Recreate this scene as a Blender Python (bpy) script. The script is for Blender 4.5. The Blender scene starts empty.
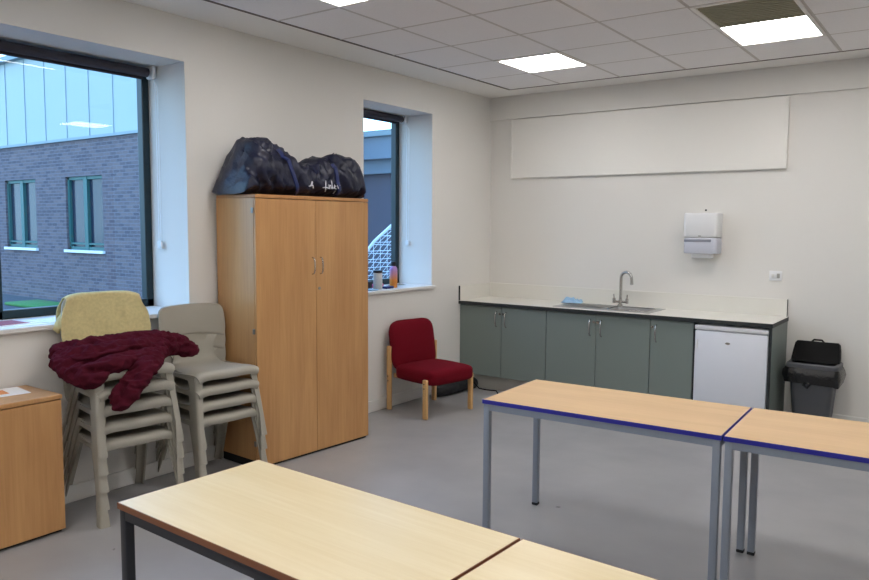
import bpy, bmesh, math, random
from mathutils import Vector, Matrix, noise
random.seed(7)
PI = math.pi
COL = bpy.context.scene.collection
SC = bpy.context.scene

# ------------------------------------------------------------------ materials
def lin(c):
    c = c / 255.0
    return c / 12.92 if c <= 0.04045 else ((c + 0.055) / 1.055) ** 2.4
def rgb(r, g, b): return (lin(r), lin(g), lin(b), 1)

def mat(name, col, rough=0.5, metal=0.0, spec=0.5, var=0.0, scale=20, bump=0.0, bscale=200, sheen=0.0):
    m = bpy.data.materials.new(name); m.use_nodes = True
    nt = m.node_tree; p = nt.nodes['Principled BSDF']
    p.inputs['Base Color'].default_value = col
    p.inputs['Roughness'].default_value = rough
    p.inputs['Metallic'].default_value = metal
    p.inputs['Specular IOR Level'].default_value = spec
    if sheen: p.inputs['Sheen Weight'].default_value = sheen
    tc = nt.nodes.new('ShaderNodeTexCoord')
    if var:
        n = nt.nodes.new('ShaderNodeTexNoise'); n.inputs['Scale'].default_value = scale
        n.inputs['Detail'].default_value = 5
        nt.links.new(tc.outputs['Object'], n.inputs['Vector'])
        r = nt.nodes.new('ShaderNodeValToRGB')
        r.color_ramp.elements[0].position = 0.3; r.color_ramp.elements[1].position = 0.7
        r.color_ramp.elements[0].color = tuple(c * (1 - var) for c in col[:3]) + (1,)
        r.color_ramp.elements[1].color = tuple(min(1, c * (1 + var)) for c in col[:3]) + (1,)
        nt.links.new(n.outputs['Fac'], r.inputs['Fac'])
        nt.links.new(r.outputs['Color'], p.inputs['Base Color'])
    if bump:
        n2 = nt.nodes.new('ShaderNodeTexNoise'); n2.inputs['Scale'].default_value = bscale
        n2.inputs['Detail'].default_value = 4
        nt.links.new(tc.outputs['Object'], n2.inputs['Vector'])
        b = nt.nodes.new('ShaderNodeBump'); b.inputs['Strength'].default_value = bump
        b.inputs['Distance'].default_value = 0.01
        nt.links.new(n2.outputs['Fac'], b.inputs['Height'])
        nt.links.new(b.outputs['Normal'], p.inputs['Normal'])
    return m

def wood(name, c0, c1, axis, rough=0.4, fine=60, coarse=7, spec=0.5):
    m = bpy.data.materials.new(name); m.use_nodes = True
    nt = m.node_tree; p = nt.nodes['Principled BSDF']
    p.inputs['Roughness'].default_value = rough
    p.inputs['Specular IOR Level'].default_value = spec
    tc = nt.nodes.new('ShaderNodeTexCoord')
    def layer(s, stretch, lo, hi):
        mp = nt.nodes.new('ShaderNodeMapping')
        sc = [s, s, s]; sc[axis] = s / stretch
        mp.inputs['Scale'].default_value = sc
        nt.links.new(tc.outputs['Object'], mp.inputs['Vector'])
        n = nt.nodes.new('ShaderNodeTexNoise'); n.inputs['Scale'].default_value = 1
        n.inputs['Detail'].default_value = 6; n.inputs['Distortion'].default_value = 0.6
        nt.links.new(mp.outputs['Vector'], n.inputs['Vector'])
        r = nt.nodes.new('ShaderNodeMapRange')
        r.inputs['From Min'].default_value = lo; r.inputs['From Max'].default_value = hi
        nt.links.new(n.outputs['Fac'], r.inputs['Value'])
        return r.outputs['Result']
    a = layer(coarse, 8, 0.3, 0.7); b = layer(fine, 25, 0.3, 0.7)
    mx = nt.nodes.new('ShaderNodeMath'); mx.operation = 'MULTIPLY_ADD'
    mx.inputs[1].default_value = 0.6
    nt.links.new(a, mx.inputs[0])
    m2 = nt.nodes.new('ShaderNodeMath'); m2.operation = 'MULTIPLY'; m2.inputs[1].default_value = 0.4
    nt.links.new(b, m2.inputs[0]); nt.links.new(m2.outputs[0], mx.inputs[2])
    mc = nt.nodes.new('ShaderNodeMix'); mc.data_type = 'RGBA'
    mc.inputs['A'].default_value = c0; mc.inputs['B'].default_value = c1
    nt.links.new(mx.outputs[0], mc.inputs['Factor'])
    nt.links.new(mc.outputs['Result'], p.inputs['Base Color'])
    return m

def emis(name, col, s):
    m = bpy.data.materials.new(name); m.use_nodes = True
    nt = m.node_tree; nt.nodes.clear()
    e = nt.nodes.new('ShaderNodeEmission'); e.inputs['Color'].default_value = col; e.inputs['Strength'].default_value = s
    o = nt.nodes.new('ShaderNodeOutputMaterial'); nt.links.new(e.outputs[0], o.inputs['Surface'])
    return m

def glass(name, tint=(0.93, 0.96, 0.98, 1), f=1.0):
    m = bpy.data.materials.new(name); m.use_nodes = True
    nt = m.node_tree; nt.nodes.clear()
    t = nt.nodes.new('ShaderNodeBsdfTransparent'); t.inputs['Color'].default_value = tint
    g = nt.nodes.new('ShaderNodeBsdfGlossy'); g.inputs['Roughness'].default_value = 0.01
    fr = nt.nodes.new('ShaderNodeFresnel'); fr.inputs['IOR'].default_value = 1.5
    mu = nt.nodes.new('ShaderNodeMath'); mu.operation = 'MULTIPLY'; mu.inputs[1].default_value = f
    nt.links.new(fr.outputs[0], mu.inputs[0])
    mx = nt.nodes.new('ShaderNodeMixShader')
    nt.links.new(mu.outputs[0], mx.inputs['Fac']); nt.links.new(t.outputs[0], mx.inputs[1]); nt.links.new(g.outputs[0], mx.inputs[2])
    o = nt.nodes.new('ShaderNodeOutputMaterial'); nt.links.new(mx.outputs[0], o.inputs['Surface'])
    return m

def brick_mat():
    m = bpy.data.materials.new('brick'); m.use_nodes = True
    nt = m.node_tree; p = nt.nodes['Principled BSDF']; p.inputs['Roughness'].default_value = 0.9
    tc = nt.nodes.new('ShaderNodeTexCoord'); mp = nt.nodes.new('ShaderNodeMapping')
    mp.inputs['Rotation'].default_value = (PI / 2, 0, 0)
    b = nt.nodes.new('ShaderNodeTexBrick'); b.inputs['Scale'].default_value = 1
    b.inputs['Brick Width'].default_value = 0.225; b.inputs['Row Height'].default_value = 0.075
    b.inputs['Mortar Size'].default_value = 0.008
    b.inputs['Color1'].default_value = rgb(116, 98, 98); b.inputs['Color2'].default_value = rgb(84, 74, 80)
    b.inputs['Mortar'].default_value = rgb(116, 110, 114)
    nt.links.new(tc.outputs['Object'], mp.inputs['Vector']); nt.links.new(mp.outputs['Vector'], b.inputs['Vector'])
    nt.links.new(b.outputs['Color'], p.inputs['Base Color'])
    return m

def gradient_mat(name, stops, z0, z1, rough=0.4):
    m = bpy.data.materials.new(name); m.use_nodes = True
    nt = m.node_tree; p = nt.nodes['Principled BSDF']; p.inputs['Roughness'].default_value = rough
    tc = nt.nodes.new('ShaderNodeTexCoord'); sx = nt.nodes.new('ShaderNodeSeparateXYZ')
    nt.links.new(tc.outputs['Object'], sx.inputs[0])
    mr = nt.nodes.new('ShaderNodeMapRange'); mr.inputs['From Min'].default_value = z0; mr.inputs['From Max'].default_value = z1
    nt.links.new(sx.outputs['Z'], mr.inputs['Value'])
    r = nt.nodes.new('ShaderNodeValToRGB')
    r.color_ramp.elements[0].position = stops[0][0]; r.color_ramp.elements[0].color = stops[0][1]
    r.color_ramp.elements[1].position = stops[1][0]; r.color_ramp.elements[1].color = stops[1][1]
    nt.links.new(mr.outputs['Result'], r.inputs['Fac']); nt.links.new(r.outputs['Color'], p.inputs['Base Color'])
    return m

def floor_mat():
    m = mat('vinyl_floor', rgb(166, 166, 168), rough=0.42, spec=0.4)
    nt = m.node_tree; p = nt.nodes['Principled BSDF']
    tc = nt.nodes.new('ShaderNodeTexCoord')
    def nz(scale, detail=4):
        n = nt.nodes.new('ShaderNodeTexNoise'); n.inputs['Scale'].default_value = scale; n.inputs['Detail'].default_value = detail
        nt.links.new(tc.outputs['Object'], n.inputs['Vector']); return n.outputs['Fac']
    r = nt.nodes.new('ShaderNodeValToRGB')
    r.color_ramp.elements[0].position = 0.35; r.color_ramp.elements[0].color = rgb(150, 149, 150)
    r.color_ramp.elements[1].position = 0.65; r.color_ramp.elements[1].color = rgb(161, 160, 160)
    nt.links.new(nz(1.6), r.inputs['Fac'])
    # scuffs
    s = nt.nodes.new('ShaderNodeValToRGB')
    s.color_ramp.elements[0].position = 0.735; s.color_ramp.elements[0].color = (0, 0, 0, 1)
    s.color_ramp.elements[1].position = 0.77; s.color_ramp.elements[1].color = (1, 1, 1, 1)
    nt.links.new(nz(9, 2), s.inputs['Fac'])
    mx = nt.nodes.new('ShaderNodeMix'); mx.data_type = 'RGBA'
    nt.links.new(s.outputs['Color'], mx.inputs['Factor']); nt.links.new(r.outputs['Color'], mx.inputs['A'])
    mx.inputs['B'].default_value = rgb(95, 92, 92)
    nt.links.new(mx.outputs['Result'], p.inputs['Base Color'])
    nr = nt.nodes.new('ShaderNodeMapRange'); nr.inputs['To Min'].default_value = 0.34; nr.inputs['To Max'].default_value = 0.5
    nt.links.new(nz(5), nr.inputs['Value']); nt.links.new(nr.outputs['Result'], p.inputs['Roughness'])
    return m

M = {}
M['wall'] = mat('wall_paint', rgb(228, 225, 219), 0.85, spec=0.2, bump=0.05, bscale=300)
M['bulk'] = M['wall']
M['ceil'] = mat('ceiling_plaster', rgb(238, 235, 230), 0.9, spec=0.2)
M['tile'] = mat('ceiling_tile', rgb(244, 241, 240), 0.95, spec=0.1, var=0.03, scale=150, bump=0.2, bscale=400)
M['tbar'] = mat('ceiling_grid', rgb(205, 198, 192), 0.6)
M['gap'] = mat('dark_gap', rgb(120, 112, 106), 0.9)
M['floor'] = floor_mat()
M['skirt'] = mat('skirting_paint', rgb(225, 223, 218), 0.4)
M['board'] = mat('board_face', rgb(236, 233, 226), 0.5, spec=0.3)
M['beech'] = wood('beech_veneer', rgb(178, 128, 78), rgb(206, 158, 104), 2, 0.3)
M['beechdark'] = wood('beech_edge', rgb(172, 120, 70), rgb(198, 148, 96), 2, 0.4)
M['tbeech'] = wood('beech_table', rgb(208, 170, 120), rgb(226, 190, 144), 0, 0.35)
M['maple'] = wood('maple_table', rgb(224, 203, 156), rgb(240, 224, 188), 0, 0.32, coarse=5)
M['oakend'] = wood('brown_edge', rgb(120, 72, 42), rgb(150, 92, 56), 0, 0.4)
M['blueedge'] = mat('blue_edge', rgb(40, 40, 150), 0.35)
M['greyleg'] = mat('grey_steel', rgb(136, 143, 154), 0.4, metal=0.0)
M['blackleg'] = mat('black_steel', rgb(32, 34, 42), 0.4)
M['rubber'] = mat('black_rubber', rgb(22, 22, 24), 0.7)
M['chair'] = mat('grey_plastic', rgb(166, 161, 148), 0.42, spec=0.4, bump=0.06, bscale=900)
M['green'] = mat('green_laminate', rgb(124, 134, 129), 0.45, spec=0.4)
M['greenedge'] = mat('dark_edge', rgb(36, 40, 40), 0.5)
M['worktop'] = mat('worktop_laminate', rgb(228, 225, 216), 0.3, var=0.02, scale=300)
M['chrome'] = mat('brushed_steel', rgb(190, 188, 184), 0.25, metal=1.0)
M['steel'] = mat('sink_steel', rgb(170, 170, 170), 0.32, metal=1.0)
M['dull'] = mat('dull_metal', rgb(150, 146, 138), 0.4, metal=0.9)
M['white'] = mat('white_plastic', rgb(234, 234, 234), 0.35)
M['fridge'] = mat('fridge_enamel', rgb(226, 229, 236), 0.35)
M['smoke'] = mat('smoky_plastic', rgb(205, 207, 218), 0.25)
M['paper'] = mat('paper', rgb(240, 240, 240), 0.8)
M['kick'] = mat('plinth', rgb(170, 168, 160), 0.5)
M['red'] = mat('red_fabric', rgb(112, 18, 32), 0.95, spec=0.1, var=0.12, scale=180, bump=0.4, bscale=500)
M['lwood'] = wood('light_beech', rgb(200, 154, 96), rgb(222, 180, 124), 2, 0.4)
M['towel'] = mat('yellow_fleece', rgb(226, 210, 156), 1.0, spec=0.05, var=0.08, scale=60, bump=0.8, bscale=350)
M['maroon'] = mat('maroon_jersey', rgb(78, 22, 36), 0.95, spec=0.1, var=0.12, scale=40, bump=0.4, bscale=500)
M['navy'] = mat('navy_nylon', rgb(18, 21, 46), 0.42, spec=0.5, var=0.25, scale=8, bump=0.5, bscale=30)
M['navyblue'] = mat('blue_nylon', rgb(26, 40, 92), 0.4, spec=0.5, bump=0.5, bscale=30)
M['print'] = mat('white_print', rgb(215, 215, 222), 0.6)
M['binbody'] = mat('bin_grey', rgb(82, 84, 88), 0.45)
M['black'] = mat('black_plastic', rgb(9, 9, 10), 0.7, spec=0.2)
M['liner'] = mat('liner_film', rgb(16, 16, 18), 0.22, bump=0.6, bscale=40)
M['cloth'] = mat('blue_cloth', rgb(158, 196, 226), 0.9, var=0.06, scale=80)
M['frame'] = mat('window_frame_teal', rgb(14, 36, 42), 0.4)
M['blind'] = mat('blind_fabric', rgb(62, 58, 66), 0.8)
M['glass'] = glass('pane_glass')
M['brick'] = brick_mat()
M['clad'] = mat('pale_cladding', rgb(158, 166, 164), 0.5)
M['seam'] = mat('cladding_seam', rgb(138, 148, 150), 0.6)
M['extgreen'] = mat('green_frame', rgb(44, 96, 92), 0.5)
M['extglass'] = mat('dark_glass', rgb(40, 46, 60), 0.15, spec=0.35)
M['fascia'] = mat('fascia_blue', rgb(120, 128, 138), 0.6)
M['render'] = mat('shaded_render', rgb(92, 86, 96), 0.9)  # shade under the overhanging fascia is painted into this dark wall colour
M['asphalt'] = mat('asphalt', rgb(72, 70, 76), 0.9, var=0.15, scale=30)
M['grass'] = mat('grass', rgb(70, 120, 60), 0.95, var=0.2, scale=40)
M['net'] = mat('net_cord', rgb(225, 228, 232), 0.8)
M['pink'] = mat('pink_plastic', rgb(214, 90, 140), 0.5)
M['dblue'] = mat('blue_box', rgb(28, 34, 96), 0.5)
M['dark'] = mat('dark_box', rgb(22, 24, 34), 0.5)
M['label'] = mat('canister_label', rgb(206, 206, 204), 0.5, var=0.06, scale=90)
M['leaf'] = mat('dry_leaf', rgb(112, 112, 84), 0.8)
M['orange'] = mat('orange_print', rgb(226, 150, 92), 0.7)
M['redprint'] = mat('red_print', rgb(150, 60, 70), 0.7)
M['bottle'] = gradient_mat('bottle_fade', [(0.3, rgb(232, 146, 60)), (0.75, rgb(176, 140, 206))], 0, 0.24)
M['lamp'] = emis('lamp_diffuser', (1.0, 0.975, 0.965, 1), 16.0)
M['unlit'] = mat('unlit_louvre', rgb(150, 146, 122), 0.6)
M['lframe'] = mat('lamp_frame', rgb(232, 228, 222), 0.5)

# ------------------------------------------------------------------ mesh builder
class MB:
    def __init__(s): s.v = []; s.f = []; s.mi = []
    def add(s, vs, fs, mi=0):
        o = len(s.v); s.v += [tuple(x) for x in vs]
        s.f += [tuple(i + o for i in f) for f in fs]; s.mi += [mi] * len(fs)
    def bm(s, bm, mi=0):
        bm.verts.index_update()
        s.add([v.co[:] for v in bm.verts], [[v.index for v in f.verts] for f in bm.faces], mi); bm.free()
    def box(s, lo, hi, bev=0.0, seg=2, mi=0, mtx=None):
        bm = bmesh.new(); bmesh.ops.create_cube(bm, size=1)
        c = [(a + b) / 2 for a, b in zip(lo, hi)]; d = [abs(b - a) for a, b in zip(lo, hi)]
        for v in bm.verts: v.co = Vector((c[0] + v.co.x * d[0], c[1] + v.co.y * d[1], c[2] + v.co.z * d[2]))
        if bev: bmesh.ops.bevel(bm, geom=bm.edges[:], offset=min(bev, min(d) * .49), segments=seg, affect='EDGES', profile=0.5)
        if mtx: bmesh.ops.transform(bm, matrix=mtx, verts=bm.verts)
        s.bm(bm, mi); return s
    def tube(s, pts, r, n=10, mi=0, cap=True, flat=1.0, up=None):
        pts = [Vector(p) for p in pts]; k = len(pts)
        rs = r if isinstance(r, (list, tuple)) else [r] * k
        vs = []; fs = []
        nrm = None
        for i, p in enumerate(pts):
            t = (pts[min(i + 1, k - 1)] - pts[max(i - 1, 0)]).normalized()
            if nrm is None:
                a = Vector(up) if up else (Vector((0, 0, 1)) if abs(t.z) < .9 else Vector((1, 0, 0)))
                nrm = (a - a.dot(t) * t).normalized()
            else: nrm = (nrm - nrm.dot(t) * t).normalized()
            b = t.cross(nrm)
            for j in range(n):
                an = 2 * PI * j / n
                vs.append(p + rs[i] * (math.cos(an) * nrm * flat + math.sin(an) * b))
        for i in range(k - 1):
            for j in range(n):
                fs.append((i * n + j, i * n + (j + 1) % n, (i + 1) * n + (j + 1) % n, (i + 1) * n + j))
        if cap: fs.append(tuple(range(n))[::-1]); fs.append(tuple((k - 1) * n + j for j in range(n)))
        s.add(vs, fs, mi); return s
    def lathe(s, prof, c=(0, 0, 0), n=24, mi=0):
        vs = []; fs = []; k = len(prof)
        for r, z in prof:
            for j in range(n):
                an = 2 * PI * j / n; vs.append((c[0] + r * math.cos(an), c[1] + r * math.sin(an), c[2] + z))
        for i in range(k - 1):
            for j in range(n): fs.append((i * n + j, i * n + (j + 1) % n, (i + 1) * n + (j + 1) % n, (i + 1) * n + j))
        fs.append(tuple(range(n))[::-1]); fs.append(tuple((k - 1) * n + j for j in range(n)))
        s.add(vs, fs, mi); return s
    def loft(s, secs, mi=0, closed=True):
        n = len(secs[0]); vs = [p for q in secs for p in q]; fs = []
        for i in range(len(secs) - 1):
            for j in range(n): fs.append((i * n + j, i * n + (j + 1) % n, (i + 1) * n + (j + 1) % n, (i + 1) * n + j))
        if closed: fs.append(tuple(range(n))[::-1]); fs.append(tuple((len(secs) - 1) * n + j for j in range(n)))
        s.add(vs, fs, mi); return s
    def grid(s, fn, nu, nv, mi=0, keep=None):
        vs = [fn(i / nu, j / nv) for i in range(nu + 1) for j in range(nv + 1)]
        fs = []
        for i in range(nu):
            for j in range(nv):
                if keep and not keep((i + .5) / nu, (j + .5) / nv): continue
                a = i * (nv + 1) + j; fs.append((a, a + 1, a + nv + 2, a + nv + 1))
        s.add(vs, fs, mi); return s
    def slab(s, fn, nu, nv, th, mi=0, keep=None):
        """closed shell: surface fn offset by th against its normal"""
        e = 1e-3
        def nr(u, v):
            a = Vector(fn(min(u + e, 1), v)) - Vector(fn(max(u - e, 0), v)); b = Vector(fn(u, min(v + e, 1))) - Vector(fn(u, max(v - e, 0)))
            return a.cross(b).normalized()
        bm = bmesh.new(); top = {}; bot = {}
        K = [[(keep is None or keep((i + .5) / nu, (j + .5) / nv)) for j in range(nv)] for i in range(nu)]
        for i in range(nu + 1):
            for j in range(nv + 1):
                u, v = i / nu, j / nv; p = Vector(fn(u, v)); t = th(u, v) if callable(th) else th
                top[i, j] = bm.verts.new(p); bot[i, j] = bm.verts.new(p - nr(u, v) * t)
        for i in range(nu):
            for j in range(nv):
                if not K[i][j]: continue
                bm.faces.new((top[i, j], top[i + 1, j], top[i + 1, j + 1], top[i, j + 1]))
                bm.faces.new((bot[i, j], bot[i, j + 1], bot[i + 1, j + 1], bot[i + 1, j]))
                for (di, dj, a, b) in ((-1, 0, (i, j), (i, j + 1)), (1, 0, (i + 1, j + 1), (i + 1, j)), (0, -1, (i + 1, j), (i, j)), (0, 1, (i, j + 1), (i + 1, j + 1))):
                    ii, jj = i + di, j + dj
                    if not (0 <= ii < nu and 0 <= jj < nv and K[ii][jj]):
                        bm.faces.new((top[b], top[a], bot[a], bot[b]))
        bmesh.ops.delete(bm, geom=[v for v in bm.verts if not v.link_faces], context='VERTS')
        bmesh.ops.recalc_face_normals(bm, faces=bm.faces)
        s.bm(bm, mi); return s
    def build(s, name, mats, parent=None, smooth=35, recalc=True):
        me = bpy.data.meshes.new(name); me.from_pydata(s.v, [], s.f)
        if not isinstance(mats, (list, tuple)): mats = [mats]
        for m_ in mats: me.materials.append(m_)
        for p, k in zip(me.polygons, s.mi): p.material_index = k
        if recalc:
            bm = bmesh.new(); bm.from_mesh(me); bmesh.ops.recalc_face_normals(bm, faces=bm.faces); bm.to_mesh(me); bm.free()
        if smooth:
            for p in me.polygons: p.use_smooth = True
            me.set_sharp_from_angle(angle=math.radians(smooth))
        o = bpy.data.objects.new(name, me); COL.objects.link(o)
        if parent: o.parent = parent
        return o

def tag(o, label=None, cat=None, group=None, kind=None):
    if label: o['label'] = label
    if cat: o['category'] = cat
    if group: o['group'] = group
    if kind: o['kind'] = kind
    return o
def thing(name, label, cat, loc=(0, 0, 0), rz=0, group=None):
    o = bpy.data.objects.new(name, None); COL.objects.link(o); o.empty_display_size = .1
    o.location = loc; o.rotation_euler = (0, 0, rz)
    return tag(o, label, cat, group)
def struct(o): return tag(o, kind='structure')
def copy_tree(o, parent=None):
    c = o.copy(); COL.objects.link(c); c.parent = parent
    for ch in [x for x in o.children]: copy_tree(ch, c)
    return c

# ------------------------------------------------------------------ the room
HC = 3.03; XR = 7.4; YN = -10.2
W1 = (-6.3, -3.885); W2 = (-2.09, -1.085); ZS = 1.055; ZT = 2.74; RD = 0.47
b = MB()
b.box((-RD, YN, -0.1), (0, .2, ZS)); b.box((-RD, YN, ZT), (0, .2, HC + .15))
b.box((-RD, YN, ZS), (0, W1[0], ZT)); b.box((-RD, W1[1], ZS), (0, W2[0], ZT)); b.box((-RD, W2[1], ZS), (0, .2, ZT))
struct(b.build('wall_left', M['wall'], smooth=0))
b = MB(); b.box((0, 0, -.1), (XR, .2, HC + .15)); struct(b.build('wall_back', M['wall'], smooth=0))
b = MB(); b.box((0, -.03, 2.79), (XR, 0, HC), .003); struct(b.build('trim_1', M['bulk'], smooth=0))
b = MB(); b.box((XR, YN, -.1), (XR + .2, .2, HC + .15)); struct(b.build('wall_right', M['wall'], smooth=0))
b = MB(); b.box((-RD, YN - .2, -.1), (XR + .2, YN, HC + .15)); struct(b.build('wall_front', M['wall'], smooth=0))
b = MB(); b.box((0, YN, -.1), (XR, 0, 0)); struct(b.build('floor', M['floor'], smooth=0))

# ceiling grid
X0, X1 = .427, .987; TY = .6183; Y5 = -.358
xs = [X0, X1] + [X1 + .6 * k for k in range(1, 11)]
ys = [Y5 - TY * k for k in range(0, 16)]
b = MB(); b.box((0, YN, HC + .012), (XR, 0, HC + .1))
b.box((0, YN, HC), (X0 - .012, 0, HC + .012)); b.box((X0 - .012, Y5 + .012, HC), (XR, 0, HC + .012))
b.box((xs[-1] + .012, YN, HC), (XR, Y5 + .012, HC + .012)); b.box((X0, YN, HC), (xs[-1], ys[-1] - .012, HC + .012))
ceil = struct(b.build('ceiling', M['ceil'], smooth=0))
LIGHTS = []
for ci in (1, 4, 7):
    for ry in (1, 5, 9, 13): LIGHTS.append((ci, ry))
skip = set(LIGHTS) | {(4, 2)}
b = MB(); g = MB(); dg = MB()
for i in range(len(xs) - 1):
    for j in range(len(ys) - 1):
        if (i, j) in skip: continue
        b.box((xs[i] + .011, ys[j + 1] + .011, HC + .001), (xs[i + 1] - .011, ys[j] - .011, HC + .013), .003, 1)
for x in xs[1:-1]: g.box((x - .011, ys[-1], HC + .002), (x + .011, ys[0], HC + .012))
for y in ys[1:-1]: g.box((xs[0], y - .011, HC + .002), (xs[-1], y + .011, HC + .012))
dg.box((X0 - .014, ys[-1], HC - .001), (X0 - .001, Y5 + .012, HC + .012)); dg.box((X0 - .014, Y5 + .001, HC - .001), (xs[-1], Y5 + .012, HC + .012))
t1 = b.build('ceiling_tiles', M['tile'], ceil, smooth=0)
g.build('ceiling_grid', M['tbar'], ceil, smooth=0)
dg.build('ceiling_edge', M['gap'], ceil, smooth=0)

def ceiling_light(i, j, dark, label):
    x0, x1, y1, y0 = xs[i], xs[i + 1], ys[j], ys[j + 1]
    ye = ys[j + 2] if dark else y0
    cx, cy = (x0 + x1) / 2, (y1 + ye) / 2
    t = thing('ceiling_light', label, 'ceiling light', (cx, cy, HC))
    hx, hy = (x1 - x0) / 2 - .004, (y1 - ye) / 2 - .004
    fw = .028
    f = MB()
    for lo, hi in (((-hx, -hy), (-hx + fw, hy)), ((hx - fw, -hy), (hx, hy)), ((-hx + fw, -hy), (hx - fw, -hy + fw)), ((-hx + fw, hy - fw), (hx - fw, hy))):
        f.box((lo[0], lo[1], -.006), (hi[0], hi[1], .012), .003, 1)
    f.build('frame', M['lframe'], t, smooth=0)
    ylo = (y0 - cy) if dark else -hy + fw
    d = MB(); d.box((-hx + fw, ylo, 0), (hx - fw, hy - fw, .008)); d.build('diffuser', M['lamp'], t, smooth=0)
    if dark:
        d = MB(); d.box((-hx + fw, -hy + fw, .002), (hx - fw, ylo, .010))
        k = 14
        for q in range(k):
            yy = -hy + fw + (ylo + hy - fw) * (q + .5) / k
            d.box((-hx + fw, yy - .002, -.002), (hx - fw, yy + .002, .002))
        o = d.build('unlit_panel', M['unlit'], t, smooth=0); o['label'] = 'unlit grey-green half of the fitting'
    return t
ceiling_light(1, 1, False, 'small lit square ceiling panel above the left part of the worktop')
ceiling_light(4, 1, True, 'ceiling light with one bright half and one unlit grey-green half, above the towel dispenser')
ceiling_light(1, 5, False, 'lit ceiling panel whose corner shows at the top edge above the wardrobe')
n = 0
for (i, j) in LIGHTS:
    if (i, j) in ((1, 1), (4, 1), (1, 5)): continue
    t = ceiling_light(i, j, False, 'lit square ceiling panel further along the ceiling, out of the photo')
    t['group'] = 'ceiling panels outside the view'

# skirting
def skirt(name, lo, hi):
    b = MB(); b.box(lo, hi, .004, 1); return struct(b.build(name, M['skirt'], smooth=0))
skirt('baseboard_left', (0, YN, 0), (.016, -.62, .105))
skirt('baseboard_back', (3.07, -.016, 0), (XR, 0, .105))
skirt('baseboard_right', (XR - .016, YN, 0), (XR, -.016, .105))

# windows
def window(name, y0, y1, mull, label):
    b = MB(); xo, xi = -.47, -.405; fw = .055; zb = ZS + .03
    b.box((xo, y0, zb), (xi, y0 + fw, ZT), .006); b.box((xo, y1 - fw, zb), (xi, y1, ZT), .006)
    b.box((xo, y0, zb), (xi, y1, zb + fw), .006); b.box((xo, y0, ZT - fw), (xi, y1, ZT), .006)
    for m in mull: b.box((xo, m - .03, zb), (xi, m + .03, ZT), .006)
    w = struct(b.build(name, M['frame'], smooth=0))
    edges = [y0 + fw] + [e for m in mull for e in (m - .03, m + .03)] + [y1 - fw]
    for k in range(0, len(edges), 2):
        g = MB(); x = -.44
        g.add([(x, edges[k], zb + fw), (x, edges[k + 1], zb + fw), (x, edges[k + 1], ZT - fw), (x, edges[k], ZT - fw)], [(0, 1, 2, 3)])
        g.build('window_pane', M['glass'], w, smooth=0, recalc=False)
    s = MB(); s.box((xi - .02, y0 + .002, ZS), (0.0, y1 - .002, ZS + .03)); s.box((-.01, y0 - .0, ZS - .0), (.032, y1 + .035, ZS + .03), .006)
    s.build('window_sill', M['skirt'], w, smooth=0)
    return w
window('window_1', W1[0], W1[1], [-4.94], '')
window('window_2', W2[0], W2[1], [], '')

def blind(y0, y1, chain_y, chain_x, zc, zend, label):
    t = thing('roller_blind', label, 'blind', (-.33, (y0 + y1) / 2, zc))
    L = (y1 - y0) / 2
    b = MB(); b.tube([(0, -L + .03, 0), (0, L - .03, 0)], .031, 20)
    b.build('fabric_roll', M['blind'], t)
    b = MB(); b.box((-.045, -L + .04, -.036), (-.03, L - .04, .01), .003, 1); b.box((-.048, -L + .04, -.044), (-.026, L - .04, -.034), .004, 1)
    b.build('bottom_rail', M['blind'], t, smooth=0)
    for s in (-1, 1):
        b = MB(); b.box((-.04, s * L - .014, -.04), (.04, s * L + .014, .045), .008); b.build('end_bracket', M['white'], t)
    c = MB(); zr = zend - zc
    dy = chain_y - (y0 + y1) / 2; cx = chain_x + .33
    c.tube([(0.02, L - .01, .02), (cx, dy, zr + 1.0 if False else -.1), (cx, dy, zr)], .0028, 6)
    c.tube([(-0.02, L - .01, .02), (cx + .035, dy - .008, -.1), (cx + .035, dy - .008, zr)], .0028, 6)
    ch = c.build('chain', M['white'], t)
    c = MB(); c.box((cx - .005, dy - .012, zr - .055), (cx + .04, dy + .006, zr), .008); c.build('chain_weight', M['white'], t)
blind(W1[0] + .02, W1[1] - .03, W1[1] - .02, -.30, ZT - .045, 1.55, 'long dark grey roller blind rolled up at the top of the big left window')
blind(W2[0] + .02, W2[1] - .03, W2[1] - .02, -.30, ZT - .036, 1.52, 'short dark grey roller blind rolled up in the narrow window beside the wardrobe')

# ------------------------------------------------------------------ outside
b = MB(); b.box((-45, -25, -.25), (-RD, 30, -.12)); struct(b.build('ground', M['asphalt'], smooth=0))
b = MB(); b.box((-12.9, .75, -.12), (-11.5, 1.5, -.05), .03); tag(b.build('grass_strip', M['grass']), 'strip of green grass at the foot of the brick building outside', 'grass', kind='stuff')
bl = thing('brick_building', 'brick school building with green windows and pale cladding outside the big window', 'building', (-20, 2, -.12))
wins = [(-12.5, -11.0), (-15.35, -13.85), (-18.3, -16.8)]
b = MB(); z0, z1 = 1.2, 2.83; H = 3.62
def bx(x0, x1, za, zb): b.box((x0 + 20, 0, za), (x1 + 20, .3, zb))
bx(-38, -9.2, 0, z0); bx(-38, -9.2, z1, H)
e = [-38] + [v for w in sorted(wins) for v in w] + [-9.2]
for k in range(0, len(e), 2): bx(e[k], e[k + 1], z0, z1)
b.box((-18, .3, 0), (10.8, 4, H)); b.box((10.5, 0, 0), (10.8, .3, H))
b.build('brick_wall', M['brick'], bl, smooth=0)
b = MB(); b.box((-18, -.05, H), (10.85, .35, H + .06)); b.build('coping', M['seam'], bl, smooth=0)
b = MB(); b.box((-18, .25, H + .06), (10.8, 4, 5.75)); c = MB()
for k in range(0, 30): c.box((-17.5 + k * .95, .235, H + .06), (-17.49 + k * .95, .25, 5.75))
cl = b.build('cladding', M['clad'], bl, smooth=0); c.build('seams', M['seam'], cl, smooth=0)
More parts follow.
